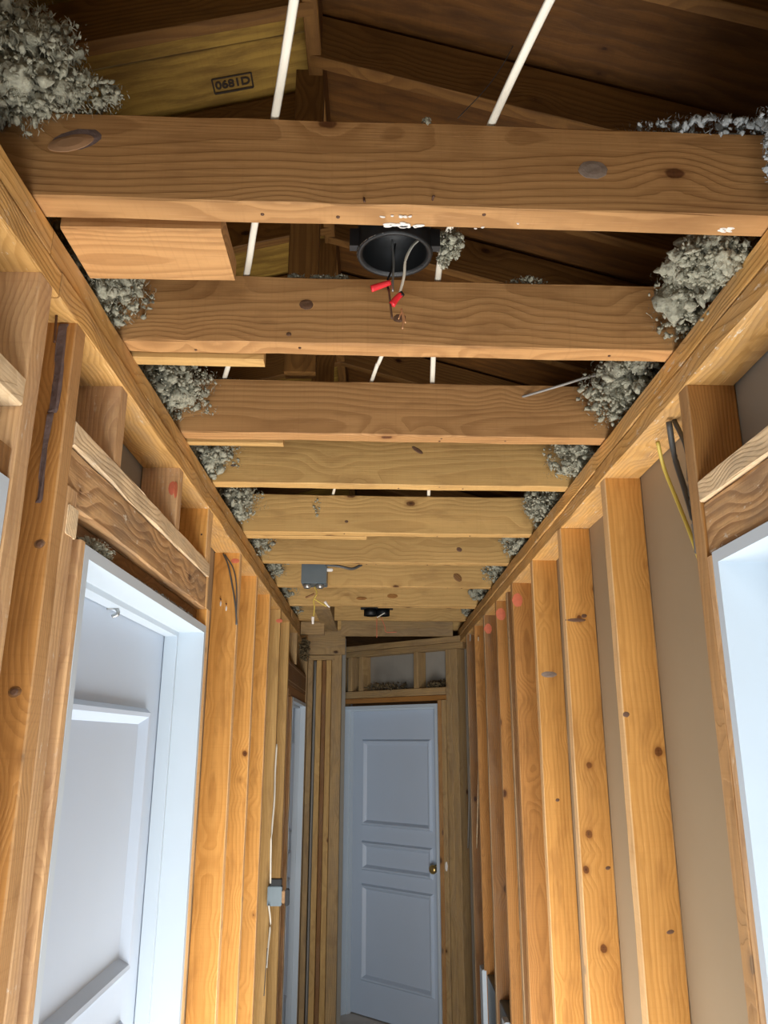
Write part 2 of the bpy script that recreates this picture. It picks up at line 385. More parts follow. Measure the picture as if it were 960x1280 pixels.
# header over the first left door: flat strip, board, cripples
bx('header_strip', wl, LB, LX+.001, 1.135, 2.160, 2.165, 2.205, M_strip, rough=.0018)
bx('header_board', wl, LX-.040, LX-.003, 1.135, 2.160, 2.078, 2.163, M_header, rough=.0016)
bx('header_board', wl, LX-.085, LX-.045, 1.14, 2.165, 2.078, 2.163, M_header)
bx('header_board', wl, LX-.075, LX-.028, 1.235, 2.165, 2.034, 2.077, M_redstud, rough=.0016)
for y, m_ in ((1.318, M_trim), (1.765, M_trim), (2.105, M_stud)):
    stud(wl, -1, y, .038, z0=2.206, m=m_, name='cripple_stud')
stud(wl, -1, 2.148, .020, z0=2.08, m=M_stud, name='cripple_stud')
# header of the nearer left opening
bx('header_strip', wl, LB, LX+.001, -.2, .953, 2.150, 2.190, M_strip)
bx('header_board', wl, LB, LX-.045, -.2, .953, 2.05, 2.148, M_paper2)
bx('header_board', wl, LX-.044, LX-.004, .915, .953, 2.05, 2.09, M_redstud)
# header of the far left opening
bx('header_board', wl, LX-.05, LX-.008, 4.36, 5.54, 2.03, 2.16, M_redstud)
bx('header_board', wl, LX-.09, LX-.01, 4.36, 5.54, 1.975, 2.028, M_dkstud)
bx('cripple_stud', wl, LB, LX, 4.75, 4.79, 2.165, ZP0, M_far)
bx('bottom_plate', wl, LB, LX, 2.215, 4.335, 0, .038, M_stud)
# back of the drywall of the next rooms
slab('drywall_sheet', wl, LB-.014, LB-.001, -1.9, .3, 0, ZP2, M_paper2)
slab('drywall_sheet', wl, LB-.014, LB-.001, .3, 2.2, 2.10, ZP2, M_paper2)
slab('drywall_sheet', wl, LB-.014, LB-.001, .98, 1.22, 0, 2.10, M_paper2)
slab('drywall_sheet', wl, LB-.014, LB-.001, 2.2, 4.4, 0, ZP2, M_paper)
slab('drywall_sheet', wl, LB-.014, LB-.001, 4.4, 5.9, 2.03, ZP2, M_paper)
stick('bark_edge', wl, (LX-.0185, 1.0915, 2.347), (LX-.0205, 1.0915, 2.20), .013, .004, (1, 0, 0), M_bark, seg=26, rough=.0022)
stick('bark_edge', wl, (LX-.0205, 1.0915, 2.20), (LX-.024, 1.0915, 2.06), .007, .003, (1, 0, 0), M_bark, seg=26, rough=.0024)
for u, v in ((50, 680), (18, 865)):
    p = at(u, v, Y=1.092); decal('knot', wl, (p.x, 1.092, p.z), (0, -1, 0), (1, 0, .2), .0095, .0075, M_redstud, .001); decal('knot', wl, (p.x, 1.0917, p.z), (0, -1, 0), (1, 0, .2), .0062, .005, M_knot, .002)
for (u, v, y) in ((252, 668, 2.105),):
    nail_head(wl, at(u, v, Y=y), (0, -1, 0), .003)
decal('red_mark', wl, at(220, 612, X=LX+.0003), (1, 0, 0), (0, 1, 0), .016, .02, M_redmark, .0002)
decal('red_mark', wl, at(215, 610, Y=1.7645), (0, -1, 0), (1, 0, 0), .009, .018, M_redmark, .0002)
decal('red_mark', wl, at(294, 701, Y=2.6445), (0, -1, 0), (1, 0, 0), .015, .009, M_redmark, .0002)
decal('red_mark', wl, at(349, 776, Y=3.8645), (0, -1, 0), (1, 0, 0), .016, .01, M_redmark, .0002)

# ------------------------------------------------------------------ wall_right
wr = root('wall_right', (RB, 2, 0), 'right stud wall stripped of its drywall', kind='structure')
plate_run(wr, RX, RB, ZP0, ZP1, [-1.9, 1.9, 4.1, 5.3], M_plate)
plate_run(wr, RX, RB, ZP1+.002, ZP2, [-1.9, 2.6, 5.3], M_plate, off=-.003)
stud(wr, 1, 1.296, .040, m=M_dkstud)
stud(wr, 1, 1.272, .022, z1=2.03, m=M_trim, name='trimmer_stud')
ys = [1.822, 2.300, 2.740, 3.165, 3.36, 3.60, 4.02, 4.42, 4.80]
for i, y in enumerate(ys):
    stud(wr, 1, y, .040, m=M_stud if i < 3 else (M_dkstud if i % 2 else M_redstud), inset=0 if i != 4 else .012)
bx('header_strip', wr, RX-.001, RB, -.2, 1.294, 2.128, 2.166, M_strip, rough=.0018)
bx('header_board', wr, RX+.006, RX+.044, -.2, 1.294, 2.036, 2.126, M_header, rough=.0016)
bx('header_board', wr, RX+.048, RX+.086, -.2, 1.294, 2.036, 2.126, M_header)
for y in (.45, .86):
    stud(wr, 1, y, .038, z0=2.167, m=M_stud, name='cripple_stud')
bx('bottom_plate', wr, RX, RB, 1.34, 5.15, 0, .038, M_stud)
slab('drywall_sheet', wr, RB+.001, RB+.014, 1.30, 5.7, 0, ZP2, M_paper)
slab('drywall_sheet', wr, RB+.001, RB+.014, -1.9, 1.30, 2.10, ZP2, M_paper2)
slab('drywall_sheet', wr, RB+.001, RB+.014, -1.9, -.1, 0, 2.10, M_paper2)
for (u, v, y) in ((838, 1165, 1.822), (783, 893, 1.822), (797, 1240, 1.822), (666, 878, 2.74), (668, 848, 2.74), (665, 1172, 2.74), (697, 1000, 2.74), (730, 770, 2.3), (760, 1085, 2.3)):
    p = at(u, v, Y=y)
    if RX+.004 < p.x < RB-.004:
        decal('knot', wr, (p.x, y, p.z), (0, -1, 0), (1, 0, .2), random.uniform(.006, .010), random.uniform(.004, .007), M_knot, .0006)
p = at(720, 775, Y=2.3); decal('dark_scar', wr, (p.x, 2.3, p.z), (0, -1, 0), (1, 0, 0), .032, .006, M_knot, .0006)
p = at(686, 843, Y=2.74); decal('dark_scar', wr, (p.x, 2.74, p.z), (0, -1, 0), (1, 0, 0), .03, .011, M_gknot, .0006)
for y, z in ((3.6, 2.29), (3.165, 2.28), (4.02, 2.28)):
    decal('red_mark', wr, (RX+.02, y-.0003, z), (0, -1, 0), (1, 0, 0), .022, .03, M_redmark, .0002)

# ------------------------------------------------------------------ end walls
th = math.atan2(.668, -.744)                      # the door wall stands at an angle across the hall
we = root('wall_end', (.561, 5.18, 0), 'angled end stud wall around the far white door', kind='structure', rotz=th)
we['_local'] = 1                                   # local x runs along the wall to the left, local -y goes away from the hall
def eb(name, t0, t1, z0, z1, m, r0=0., r1=.089, **k): return bx(name, we, t0, t1, -r1, -r0, z0, z1, m, **k)
eb('top_plate', -.02, 1.13, 2.312, 2.352, M_far); eb('top_plate', -.02, 1.13, 2.354, 2.394, M_far)
eb('stud', .03, .078, 0, 2.31, M_far); eb('stud', .082, .125, 0, 2.31, M_far, r0=.004)
eb('trimmer_stud', .13, .165, 0, 1.985, M_far); eb('trimmer_stud', .168, .198, 0, 1.985, M_dkstud, r0=.003)
eb('header_strip', .128, 1.052, 2.02, 2.068, M_far); eb('header_board', .128, 1.052, 1.985, 2.018, M_dkstud, r0=.01)
eb('cripple_stud', .355, .393, 2.07, 2.31, M_far); eb('cripple_stud', .865, .903, 2.07, 2.31, M_far); eb('cripple_stud', .97, 1.01, 2.07, 2.31, M_far)
eb('trimmer_stud', 1.055, 1.093, 0, 1.99, M_far); eb('stud', 1.095, 1.135, 0, 2.31, M_far)
slab('drywall_sheet', we, -.3, .13, -.104, -.091, 0, 2.39, M_paper2); slab('drywall_sheet', we, .13, 1.4, -.104, -.091, 2.05, 2.39, M_paper2)
slab('drywall_sheet', we, 1.06, 1.4, -.104, -.091, 0, 2.05, M_paper2)
ws = root('wall_end_corner', (LX+.1, 5.56, 0), 'short stud return wall beside the far left doorway', kind='structure')
Yc = 5.56
bx('top_plate', ws, LX+.005, -.275, Yc, Yc+.089, 2.268, 2.300, M_far); bx('wood_block', ws, LX+.01, LX+.07, Yc, Yc+.09, 2.302, 2.345, M_far)
bx('stud', ws, LX+.003, LX+.038, Yc, Yc+.089, 0, 2.266, M_far)
bx('stud', ws, LX+.062, LX+.098, Yc+.004, Yc+.093, 0, 2.266, M_joist2)
bx('stud', ws, LX+.100, LX+.128, Yc+.03, Yc+.11, 0, 2.266, M_redstud)
bx('stud', ws, LX+.13, LX+.165, Yc, Yc+.089, 0, 2.266, M_joist2)
bx('stud', ws, LX+.167, LX+.235, Yc+.01, Yc+.1, 0, 2.4, M_far)
slab('drywall_sheet', ws, LX-.1, LX+.26, Yc+.115, Yc+.128, 0, 2.43, M_paper2)
tagit(link('cable', tube_bm([(0, 0, 0), (0, 0, 1.2), (.004, 0, 2.26)], .0045), M_grey, None, loc=(LX+.051, Yc+.02, 0), smooth=True), 'grey cable running up the framing beside the far left doorway', 'cable')

# ------------------------------------------------------------------ ceiling joists
ce = root('ceiling', (0, 3, ZJ), 'open ceiling of bare joists over the hallway', kind='structure')
for i, y in enumerate(JY):
    xa, xb = (-.78, .86)
    bx('joist', ce, xa, xb, y, y+TJ, ZJ, ZJ+HJ, jm[i], rotz=SK, seg=22, rough=.0012)
# short pieces nailed beside the joists
bx('nailer_board', ce, LX+.004, -.226, .985, 1.117, ZJ+.002, ZJ+.038, M_joist, rotz=.01)
bx('nailer_board', ce, LX-.03, -.216, 1.374, 1.404, ZJ-.006, ZJ+.09, M_joist2, rotz=SK)
bx('nailer_board', ce, LX-.03, -.228, 1.824, 1.846, ZJ-.004, ZJ+.09, M_joist2, rotz=SK)
bx('nailer_board', ce, LX-.03, -.03, 2.763, 2.80, ZJ-.002, ZJ+.09, M_joist2, rotz=SK)
bx('nailer_board', ce, .02, .6, 4.34, 4.37, ZJ-.002, ZJ+.1, M_joist2, rotz=SK)
bx('nailer_board', ce, LX-.02, -.10, 2.78, 2.81, ZJ-.004, ZJ+.10, M_joist2, rotz=SK) if False else None
bx('blocking_board', ce, -.335, -.245, 4.345, 5.27, ZJ-.012, ZJ+.09, M_far)
bx('blocking_board', ce, LX+.006, -.31, 4.90, 4.94, ZJ-.08, ZJ+.0, M_far)
bx('blocking_board', ce, LX-.03, -.20, 5.50, 5.54, 2.30, 2.47, M_far)
bx('blocking_board', ce, -.22, .52, 5.235, 5.27, ZJ-.045, ZJ+.10, M_far, rotz=-.03)
# knots on the nearest joists
def jk(i, u, v, rx, ry, m, ang=0, h=.0012):
    for _ in range(1):
        p = at(u, v, Y=JY[i]); p = at(u, v, Y=JY[i]+SK*p.x)
    decal('knot', ce, p-Vector((0, .0012, 0)), (SK, -1, 0), (math.cos(ang), 0, math.sin(ang)), rx, ry, m, h)
jk(0, 95, 176, .040, .020, M_bark, .28, .001); jk(0, 89, 180, .034, .0135, plain('knot_face', (.34, .185, .09), .7, var=.2, scale=70), .28, .003)
jk(0, 741, 213, .022, .016, M_gknot, .1)
jk(1, 383, 381, .013, .011, M_knot); jk(1, 499, 398, .014, .010, M_knot, .3); jk(1, 361, 418, .005, .004, M_knot)
jk(3, 522, 563, .022, .007, M_knot, -.6); jk(3, 285, 568, .016, .008, M_knot, -.5); jk(3, 292, 582, .010, .005, M_bark)
jk(4, 433, 652, .009, .007, M_knot); jk(5, 574, 687, .013, .01, M_knot, -.3); jk(6, 572, 722, .03, .02, M_redstud, -.8)
jk(7, 490, 745, .035, .015, M_dkstud); jk(7, 452, 748, .03, .01, M_dkstud); jk(8, 433, 778, .02, .02, M_gknot) if False else None
rp = random.Random(5)
for (u, v, su, sv, n_, r_) in ((503, 283, 20, 3, 22, .0045), (500, 270, 12, 2.5, 7, .0022), (908, 288, 10, 3, 9, .003), (640, 285, 60, 8, 5, .0015)):
    for q in range(n_):
        pz = at(u+rp.gauss(0, su*.5), v+rp.gauss(0, sv*.5), Z=ZJ-.001)
        if JY[0]+SK*pz.x+.004 < pz.y < JY[0]+SK*pz.x+TJ-.003:
            decal('plaster_spot', ce, pz, (0, 0, -1), (1, rp.uniform(-.3, .3), 0), r_*rp.uniform(.7, 2), r_*rp.uniform(.4, .8), M_plaster, .0008)
for u, v, yy in ((118, 462, 0), ): pass
rn = random.Random(3)
for i in range(7):
    for k in range(3):
        x = rn.uniform(-.35, .45); y = JY[i]+SK*x+rn.uniform(.01, .036)
        nail_head(ce, (x, y, ZJ-.0008), (0, 0, -1), .0028)

for k_, (u, v, lab) in enumerate(((455, 252, 'bent nail end standing out above the lower edge of the first joist'), (541, 250, 'short nail stub near the middle of the first joist'))):
    p = at(u, v, Y=JY[0]-.001); o = tube('nail', None, [p+Vector((0, .004, .002)), p+Vector((0, -.006, .001)), p+Vector((.001, -.009, -.007 if k_ == 0 else -.001))], .0016, M_rust, org=p); tagit(o, lab, 'nail')
# ------------------------------------------------------------------ roof
RIDX, RIDZ = -.17, 3.50
rf = root('roof', (RIDX, 2, RIDZ), 'low gable roof of dark rafters and plywood above the joists', kind='structure')
SR, SL = .295, .25
def rafter(side, y, dz=0.):
    s = SR if side > 0 else SL; L = 3.6
    a = Vector((RIDX+side*.0, y, RIDZ+.07+dz)); b = a + Vector((side*L, 0, -s*L))
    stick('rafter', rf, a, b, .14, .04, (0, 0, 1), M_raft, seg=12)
for k, y in enumerate([.5, .91, 1.31, 1.715, 2.12, 2.51, 2.95, 3.5, 4.1, 4.7, 5.3]):
    rafter(1, y)
for k, y in enumerate([.3, .73, 1.14, 1.555, 1.97, 2.455, 2.9, 3.5, 4.1, 4.7, 5.3]):
    rafter(-1, y)
bx('ridge_board', rf, RIDX-.02, RIDX+.02, -1.9, 7.5, RIDZ+.0, RIDZ+.18, M_raft)
for y in (1.762, 2.53):
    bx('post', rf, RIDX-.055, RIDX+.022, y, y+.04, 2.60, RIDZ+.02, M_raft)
for side in (1, -1):
    s = SR if side > 0 else SL
    for i in range(8):
        for j in range(3):
            y0 = -1.9+i*1.22; a = Vector((RIDX+side*j*1.22, y0+.61, RIDZ+.165-s*j*1.22)); b = Vector((RIDX+side*(j+1)*1.215, y0+.61, RIDZ+.165-s*(j+1)*1.215))
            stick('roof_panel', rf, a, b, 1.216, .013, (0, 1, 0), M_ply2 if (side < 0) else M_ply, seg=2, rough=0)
# grade stamp on the plywood, left slope
def on_roof(u, v, side=-1):
    s = SL if side < 0 else SR
    d = fwd*FPX + R_*(u-480) + U_*(640-v)
    # plane z = RIDZ+.157 + side-slope
    n = Vector((-s if side < 0 else s, 0, 1)); p0 = Vector((RIDX, 0, RIDZ+.157))
    t = (p0-Vector((0, 0, CAMZ))).dot(n)/d.dot(n); return Vector((0, 0, CAMZ))+d*t
def text(name, s, p, X, N_, size, m, parent=None):
    cu = bpy.data.curves.new(name, 'FONT'); cu.body = s; cu.size = size; cu.extrude = .0005; cu.align_x = 'CENTER'; cu.align_y = 'CENTER'; cu.offset = .0012
    o = bpy.data.objects.new(name, cu); C.objects.link(o); cu.materials.append(m)
    Z = N_.normalized(); X = (X-Z*X.dot(Z)).normalized(); Y = Z.cross(X)
    M4 = Matrix.Translation(p) @ Matrix((X, Y, Z)).transposed().to_4x4()
    if parent: M4 = Matrix.Translation(-parent.location) @ M4; o.parent = parent
    o.matrix_local = M4; return o
pc = on_roof(291, 104); pl = on_roof(268, 108); pr_ = on_roof(312, 100)
nrm = Vector((SL, 0, -1)).normalized(); Xd = (pr_-pl).normalized()
wid = (pr_-pl).length; pt = on_roof(291, 92); pb = on_roof(291, 117); hgt = (pt-pb).length
text('stamp_lettering', '0681D', pc+nrm*.001, Xd, nrm, wid*.36, M_ink, rf)
Yd = nrm.cross(Xd); hh = min(hgt, wid*.5)*.5
for a, b in (((-.55, -1), (.55, -1)), ((-.55, 1), (.55, 1)), ((-.55, -1), (-.55, 1)), ((.55, -1), (.55, 1))):
    stick('stamp_border', rf, pc+Xd*wid*a[0]+Yd*hh*a[1]+nrm*.001, pc+Xd*wid*b[0]+Yd*hh*b[1]+nrm*.001, .008 if a[1] == b[1] == -1 else .005, .001, Xd.cross(Yd).cross(Vector(Xd*(b[0]-a[0])+Yd*(b[1]-a[1]))), M_ink, seg=1, rough=0)

# closed surroundings: ceilings of neighbouring rooms, wall behind the viewer with its doorway
for nm, x0, x1 in (('ceiling_room_left', -4.2, LB-.002), ('ceiling_room_right', RB+.002, 4.2)):
    tagit(slab(nm, None, x0, x1, -1.9, 8, ZP2-.014, ZP2-.001, M_paper2), 'gypsum ceiling of the room beside the hall, seen from the attic', None, 'structure')
wb = root('wall_back', (0, -.55, 0), 'hall wall behind the viewer with a doorway', kind='structure')
slab('drywall_sheet', wb, LB-.5, LX+.04, -.65, -.55, 0, 2.44, M_paper); slab('drywall_sheet', wb, RX-.04, RB+.5, -.65, -.55, 0, 2.44, M_paper)
slab('drywall_sheet', wb, LB-3, RB+3, -.65, -.55, 1.84, 3.8, M_paper)
# rooms behind closed sides
tagit(slab('wall_far_gable', None, -4.2, 4.2, 7.3, 7.4, 0, 4, M_ply), 'far gable end of the attic', None, 'structure')

# attic insulation beyond the walls
def blanket(name, x0, x1, y0, y1, z, label):
    bm = bmesh.new(); nx, ny = 26, 110; g = []
    for j in range(ny+1):
        row = []
        for i in range(nx+1):
            x = x0+(x1-x0)*i/nx; y = y0+(y1-y0)*j/ny
            h = .03*noise.fractal(Vector((x*6, y*6, 0)), 1, 2, 4)+.015*noise.noise(Vector((x*30, y*30, 3)))
            row.append(bm.verts.new((x+random.uniform(-.01, .01), y+random.uniform(-.01, .01), z+h)))
        g.append(row)
    for j in range(ny):
        for i in range(nx): bm.faces.new((g[j][i], g[j][i+1], g[j+1][i+1], g[j+1][i]))
    o = link(name, bm, M_insul, None, loc=(0, 0, 0)); return tagit(o, label, 'insulation', 'stuff')
blanket('insulation_layer', -2.2, LB-.03, .2, 7.2, 2.52, 'grey loose insulation spread over the attic beyond the left wall')
blanket('insulation_layer', RB+.03, 2.2, .2, 7.2, 2.52, 'grey loose insulation spread over the attic beyond the right wall')

# ------------------------------------------------------------------ doors
def ring_box(bm, x0, x1, z0, z1, w_, d0, d1, y):
    """raised mitred moulding around a panel: ridge profile, local x across, z up, y towards the hall"""
    prof = [(0, 0), (w_*.3, d1), (w_*.55, d1*.9), (w_, -d0)]
    loops = []
    for k_, h in prof:
        loops.append([bm.verts.new(c) for c in ((x0+k_, y+h, z0+k_), (x1-k_, y+h, z0+k_), (x1-k_, y+h, z1-k_), (x0+k_, y+h, z1-k_))])
    for a, b in zip(loops[:-1], loops[1:]):
        for j in range(4): bm.faces.new((a[j], a[(j+1) % 4], b[(j+1) % 4], b[j]))
    return loops[-1]
def door_leaf(parent, W, H, panels, knob=None, mat=M_white):
    """leaf in local frame: x across 0..W, y=0 is the hall face, z up"""
    T = .035; bm = bmesh.new()
    bmesh.ops.create_cube(bm, size=1)
    for v in bm.verts: v.co = Vector(((v.co.x+.5)*W, -T/2+v.co.y*(T-.016), (v.co.z+.5)*H+.008))
    bmesh.ops.recalc_face_normals(bm, faces=bm.faces[:])
    link('door_core', bm, mat, parent, loc=(0, 0, 0))
    xs = sorted({0, W}); x0, x1 = panels[0][0], panels[0][1]
    bm = bmesh.new()
    def cub(a, b, c, d):
        r = bmesh.ops.create_cube(bm, size=1)['verts']
        for v in r: v.co = Vector((a+(v.co.x+.5)*(b-a), -.006+v.co.y*.012, c+(v.co.z+.5)*(d-c)))
    cub(0, x0, .008, H+.008); cub(x1, W, .008, H+.008)
    zs = sorted([(p[2], p[3]) for p in panels]); last = .008
    for a, b in zs: cub(x0, x1, last, a); last = b
    cub(x0, x1, last, H+.008)
    link('door_rails', bm, mat, parent, loc=(0, 0, 0))
    for (a, b, c, d) in panels:
        bm = bmesh.new(); L = ring_box(bm, a-.012, b+.012, c-.012, d+.012, .038, .0055, .016, 0.); bm.faces.new(L)
        bmesh.ops.recalc_face_normals(bm, faces=bm.faces[:])
        for f in bm.faces:
            if f.normal.y < -.2: f.normal_flip()
        link('door_panel', bm, mat, parent, loc=(0, 0, 0))
    if knob:
        kx, kz = knob; bm = bmesh.new(); prof = [(.026, 0), (.027, .005), (.014, .010), (.0105, .02), (.011, .03), (.024, .04), (.028, .05), (.026, .06), (.015, .067), (.0, .069)]
        rings = [[bm.verts.new((kx+r*math.cos(2*PI*j/20), h, kz+r*math.sin(2*PI*j/20))) for j in range(20)] for r, h in prof[:-1]]
        for a, b in zip(rings[:-1], rings[1:]):
            for j in range(20): bm.faces.new((a[j], a[(j+1) % 20], b[(j+1) % 20], b[j]))
        bm.faces.new(rings[-1]); bmesh.ops.recalc_face_normals(bm, faces=bm.faces[:])
        link('door_knob', bm, M_brass, parent, loc=(0, 0, 0), smooth=True)
def jambs(parent, x0, x1, H, depth, stop, mat=M_jamb, t=.02):
    """local frame as the leaf: y towards hall, reveal goes from y=0(leaf) to y=depth (hall edge)"""
    for a, b in ((x0-t, x0), (x1, x1+t)): slab('door_jamb', parent, a, b, -.04, depth, 0, H+t, mat)
    slab('door_jamb', parent, x0, x1, -.04, depth, H, H+t, mat)
    if stop is None: return
    for a, b in ((x0, x0+.012), (x1-.012, x1)): slab('door_stop', parent, a, b, .002, .036, 0, H, mat)
    slab('door_stop', parent, x0+.012, x1-.012, .002, .036, H-.012, H, mat)
def door_root(name, loc, rz, label):
    r = root(name, loc, label, kind='structure', rotz=rz); r['_local'] = 1; return r
P3 = lambda a, b, s=1: [(a, b, 1.17*s, 1.72*s), (a, b, .89*s, 1.055*s), (a, b, .22, .78*s)]
# first left door: local x -> world -Y ... faces +X
d1 = door_root('door_1', (LX-.105, 2.15, 0), -PI/2, 'white panelled door closed in the left wall')
door_leaf(d1, .90, 2.005, [(.135, .765, 1.235, 1.795), (.135, .765, .92, 1.115), (.135, .765, .24, .80)])
jambs(d1, 0, .902, 2.012, .105, 0)
h_ = at(140, 760, X=LX-.095); 
tube('coat_hook', d1, [(2.15-h_.y, .0, h_.z-.0)]*1+[(2.15-h_.y, .02, h_.z), (2.15-h_.y, .024, h_.z-.018), (2.15-h_.y, .010, h_.z-.02)], .004, M_steel) if False else None
bmh = tube_bm([(2.15-h_.y, 0, h_.z), (2.15-h_.y, .018, h_.z), (2.15-h_.y, .024, h_.z-.012), (2.15-h_.y, .012, h_.z-.018)], .004)
link('door_hook', bmh, M_steel, d1, loc=(0, 0, 0), smooth=True)
# right door, only its edge in view; faces -X
d2 = door_root('door_2', (RX+.085, .38, 0), PI/2, 'white door and jamb at the right edge of the hall')
door_leaf(d2, .87, 2.0, [(.12, .65, 1.235, 1.795), (.12, .65, .92, 1.115), (.12, .65, .24, .80)], mat=M_jamb)
jambs(d2, 0, .872, 2.014, .085, None)
# nearer left door, only a sliver in view
d3 = door_root('door_3', (LX-.10, .933, 0), -PI/2, 'white door at the near end of the left wall')
door_leaf(d3, .85, 2.0, [(.12, .73, 1.235, 1.795), (.12, .73, .92, 1.115), (.12, .73, .24, .80)])
jambs(d3, 0, .852, 2.03, .098, 0)
# far left door
d4 = door_root('door_4', (LX-.075, 5.52, 0), -PI/2, 'white door far down the left wall')
door_leaf(d4, .85, 1.94, [(.12, .73, 1.17, 1.72), (.12, .73, .89, 1.055), (.12, .73, .24, .78)])
jambs(d4, 0, .852, 1.95, .072, 0)
# end door in the angled wall: local x from right to left
d5 = bpy.data.objects.new('door_5', None); C.objects.link(d5)
Nn = Vector((.668, .744, 0)); Dn = Vector((-.744, .668, 0))
d5.location = Vector((.561, 5.18, 0)) + Dn*.222 + Nn*.085; d5.rotation_euler = (0, 0, th); d5['_local'] = 1
tagit(d5, 'white panelled door with brass knob closed at the hallway end', None, 'structure')
# th turns local +x to Dn; local +y is then towards -Nn (the hall)
door_leaf(d5, .808, 1.93, [(.105, .700, 1.175, 1.725), (.105, .700, .89, 1.055), (.105, .700, .22, .785)], knob=(.055, .95))
jambs(d5, 0, .812, 1.944, .083, 0)
decal('strike_hole', we, Vector((.561, 5.18, .984))+Dn*.145-Nn*.001, -Nn, (0, 0, 1), .028, .01, M_plaster, .001)

# brown batts left above the end door header
for t_, wdt in ((.62, .2), (.22, .08), (1.0, .03)):
    c = Vector((.561, 5.18, 2.088))+Dn*t_+Nn*.06
    insulation('insulation_clump', c, (wdt, wdt, .028), 160, {.62: 'brown torn insulation between cripple studs above the end door', .22: 'brown insulation tuft above the right side of the end door', 1.0: 'small brown insulation tuft above the left side of the end door'}[t_], M_insdark, fl=(.006, .014))

# ------------------------------------------------------------------ loose insulation in the joist bays
bayn = ['second', 'third', 'fourth', 'fifth', 'sixth', 'seventh', 'eighth', 'ninth']
for i in range(0, 8):
    y0, y1 = JY[i]+TJ, JY[i+1]; yc = (y0+y1)/2+.04; n = max(200, 620-i*70)
    sz = [.060, .098, .085, .08, .075, .07, .065, .06][i]
    insulation('insulation_clump', (LX-.035, yc+.03, ZJ+.070), (sz+.02, (y1-y0)*.36, .072), n, 'grey fluffy insulation on the left plate just before the %s joist' % bayn[i], fl=(.005, .014), seed=10+i)
    szr = [.05, .075, .08, .055, .06, .06, .055, .05][i]
    insulation('insulation_clump', (RX+.02, yc+.02, ZJ+.072), (szr+.02, (y1-y0)*.38, .075), n, 'grey fluffy insulation on the right plate just before the %s joist' % bayn[i], None, fl=(.005, .014), seed=40+i)
insulation('insulation_clump', (-.505, .87, 2.615), (.10, .06, .085), 900, 'large grey insulation clump over the left end of the first joist', fl=(.005, .013), seed=71)
insulation('insulation_clump', (-.415, .90, 2.60), (.06, .03, .022), 160, 'grey insulation fringe lying on the first joist beside the large clump', fl=(.004, .009), seed=72, core=False)
insulation('insulation_clump', (.590, .885, 2.515), (.058, .035, .085), 700, 'blue grey insulation clump over the right end of the first joist', M_insul2, fl=(.005, .012), seed=73)
insulation('insulation_clump', (.49, .95, 2.590), (.12, .03, .012), 160, 'thin blue grey insulation tufts along the top right of the first joist', M_insul2, fl=(.004, .009), seed=74, core=False)
insulation('insulation_clump', (.52, 1.06, 2.455), (.05, .05, .035), 420, 'pale insulation clump under the right end of the first joist', fl=(.005, .012), seed=75)
p = at(562, 305, Y=1.06); insulation('insulation_clump', p, (.021, .02, .022), 130, 'small tuft of insulation beside the black ceiling light box', fl=(.003, .008), seed=76, core=False)
p = at(555, 325, Y=1.07); insulation('insulation_clump', p, (.010, .01, .014), 40, 'tiny dangling insulation wisp under the tuft by the light box', fl=(.002, .006), seed=77, core=False)
for k_, (u, v, rx) in enumerate(((400, 343, .035), (370, 343, .02), (660, 347, .035), (425, 340, .018))):
    p = at(u, v, Y=JY[1]+.0); insulation('insulation_clump', (p.x, JY[1]+.02, ZJ+HJ+.006), (rx, .02, .009), 60, ['insulation crumbs on the second joist left of the light box', 'insulation crumbs on the second joist near the white strap', 'insulation crumbs on the second joist right of the light box', 'insulation crumbs on the second joist close by the light box'][k_], fl=(.003, .008), seed=80+k_, core=False)
insulation('insulation_clump', (at(225, 480, Y=1.776).x+.03, 1.79, ZJ+HJ+.006), (.10, .02, .009), 120, 'insulation crumbs along the top left of the third joist', fl=(.003, .007), seed=90, core=False)
p = at(533, 153, Y=.93); insulation('insulation_clump', p, (.007, .008, .006), 14, 'one small insulation crumb on the middle of the first joist', fl=(.002, .005), seed=91, core=False)
for k_, (u, v, sx_, sz_) in enumerate(((332, 632, .03, .022), (396, 636, .012, .035))):
    p = at(u, v, Y=JY[4]-.004); insulation('insulation_clump', p, (sx_, .006, sz_), 46, ['dusty insulation scraps clinging to the left of the fifth joist face', 'slanting string of insulation crumbs on the fifth joist face'][k_], fl=(.003, .007), seed=96+k_, core=False)
# ragged rim of insulation and torn paper over the first left door head
insulation('insulation_clump', (LX-.035, 1.34, 2.048), (.028, .085, .016), 300, 'crumbly insulation over the near corner of the left white door frame', M_insul, fl=(.003, .008), seed=92, core=False)
insulation('insulation_clump', (LX-.018, 1.80, 2.036), (.012, .36, .007), 330, 'ragged torn plaster crumbs along the left white door head', M_insul2, fl=(.002, .006), seed=93, core=False)
insulation('insulation_clump', (RX+.03, .95, 2.175), (.03, .12, .02), 160, 'insulation tuft on top of the right door header', fl=(.003, .009), seed=94, core=False)
insulation('insulation_clump', (at(380, 835, Y=4.9).x, 4.9, 2.27), (.03, .10, .07), 160, 'dark insulation scraps above the far left doorway', M_insdark, fl=(.006, .014), seed=95)

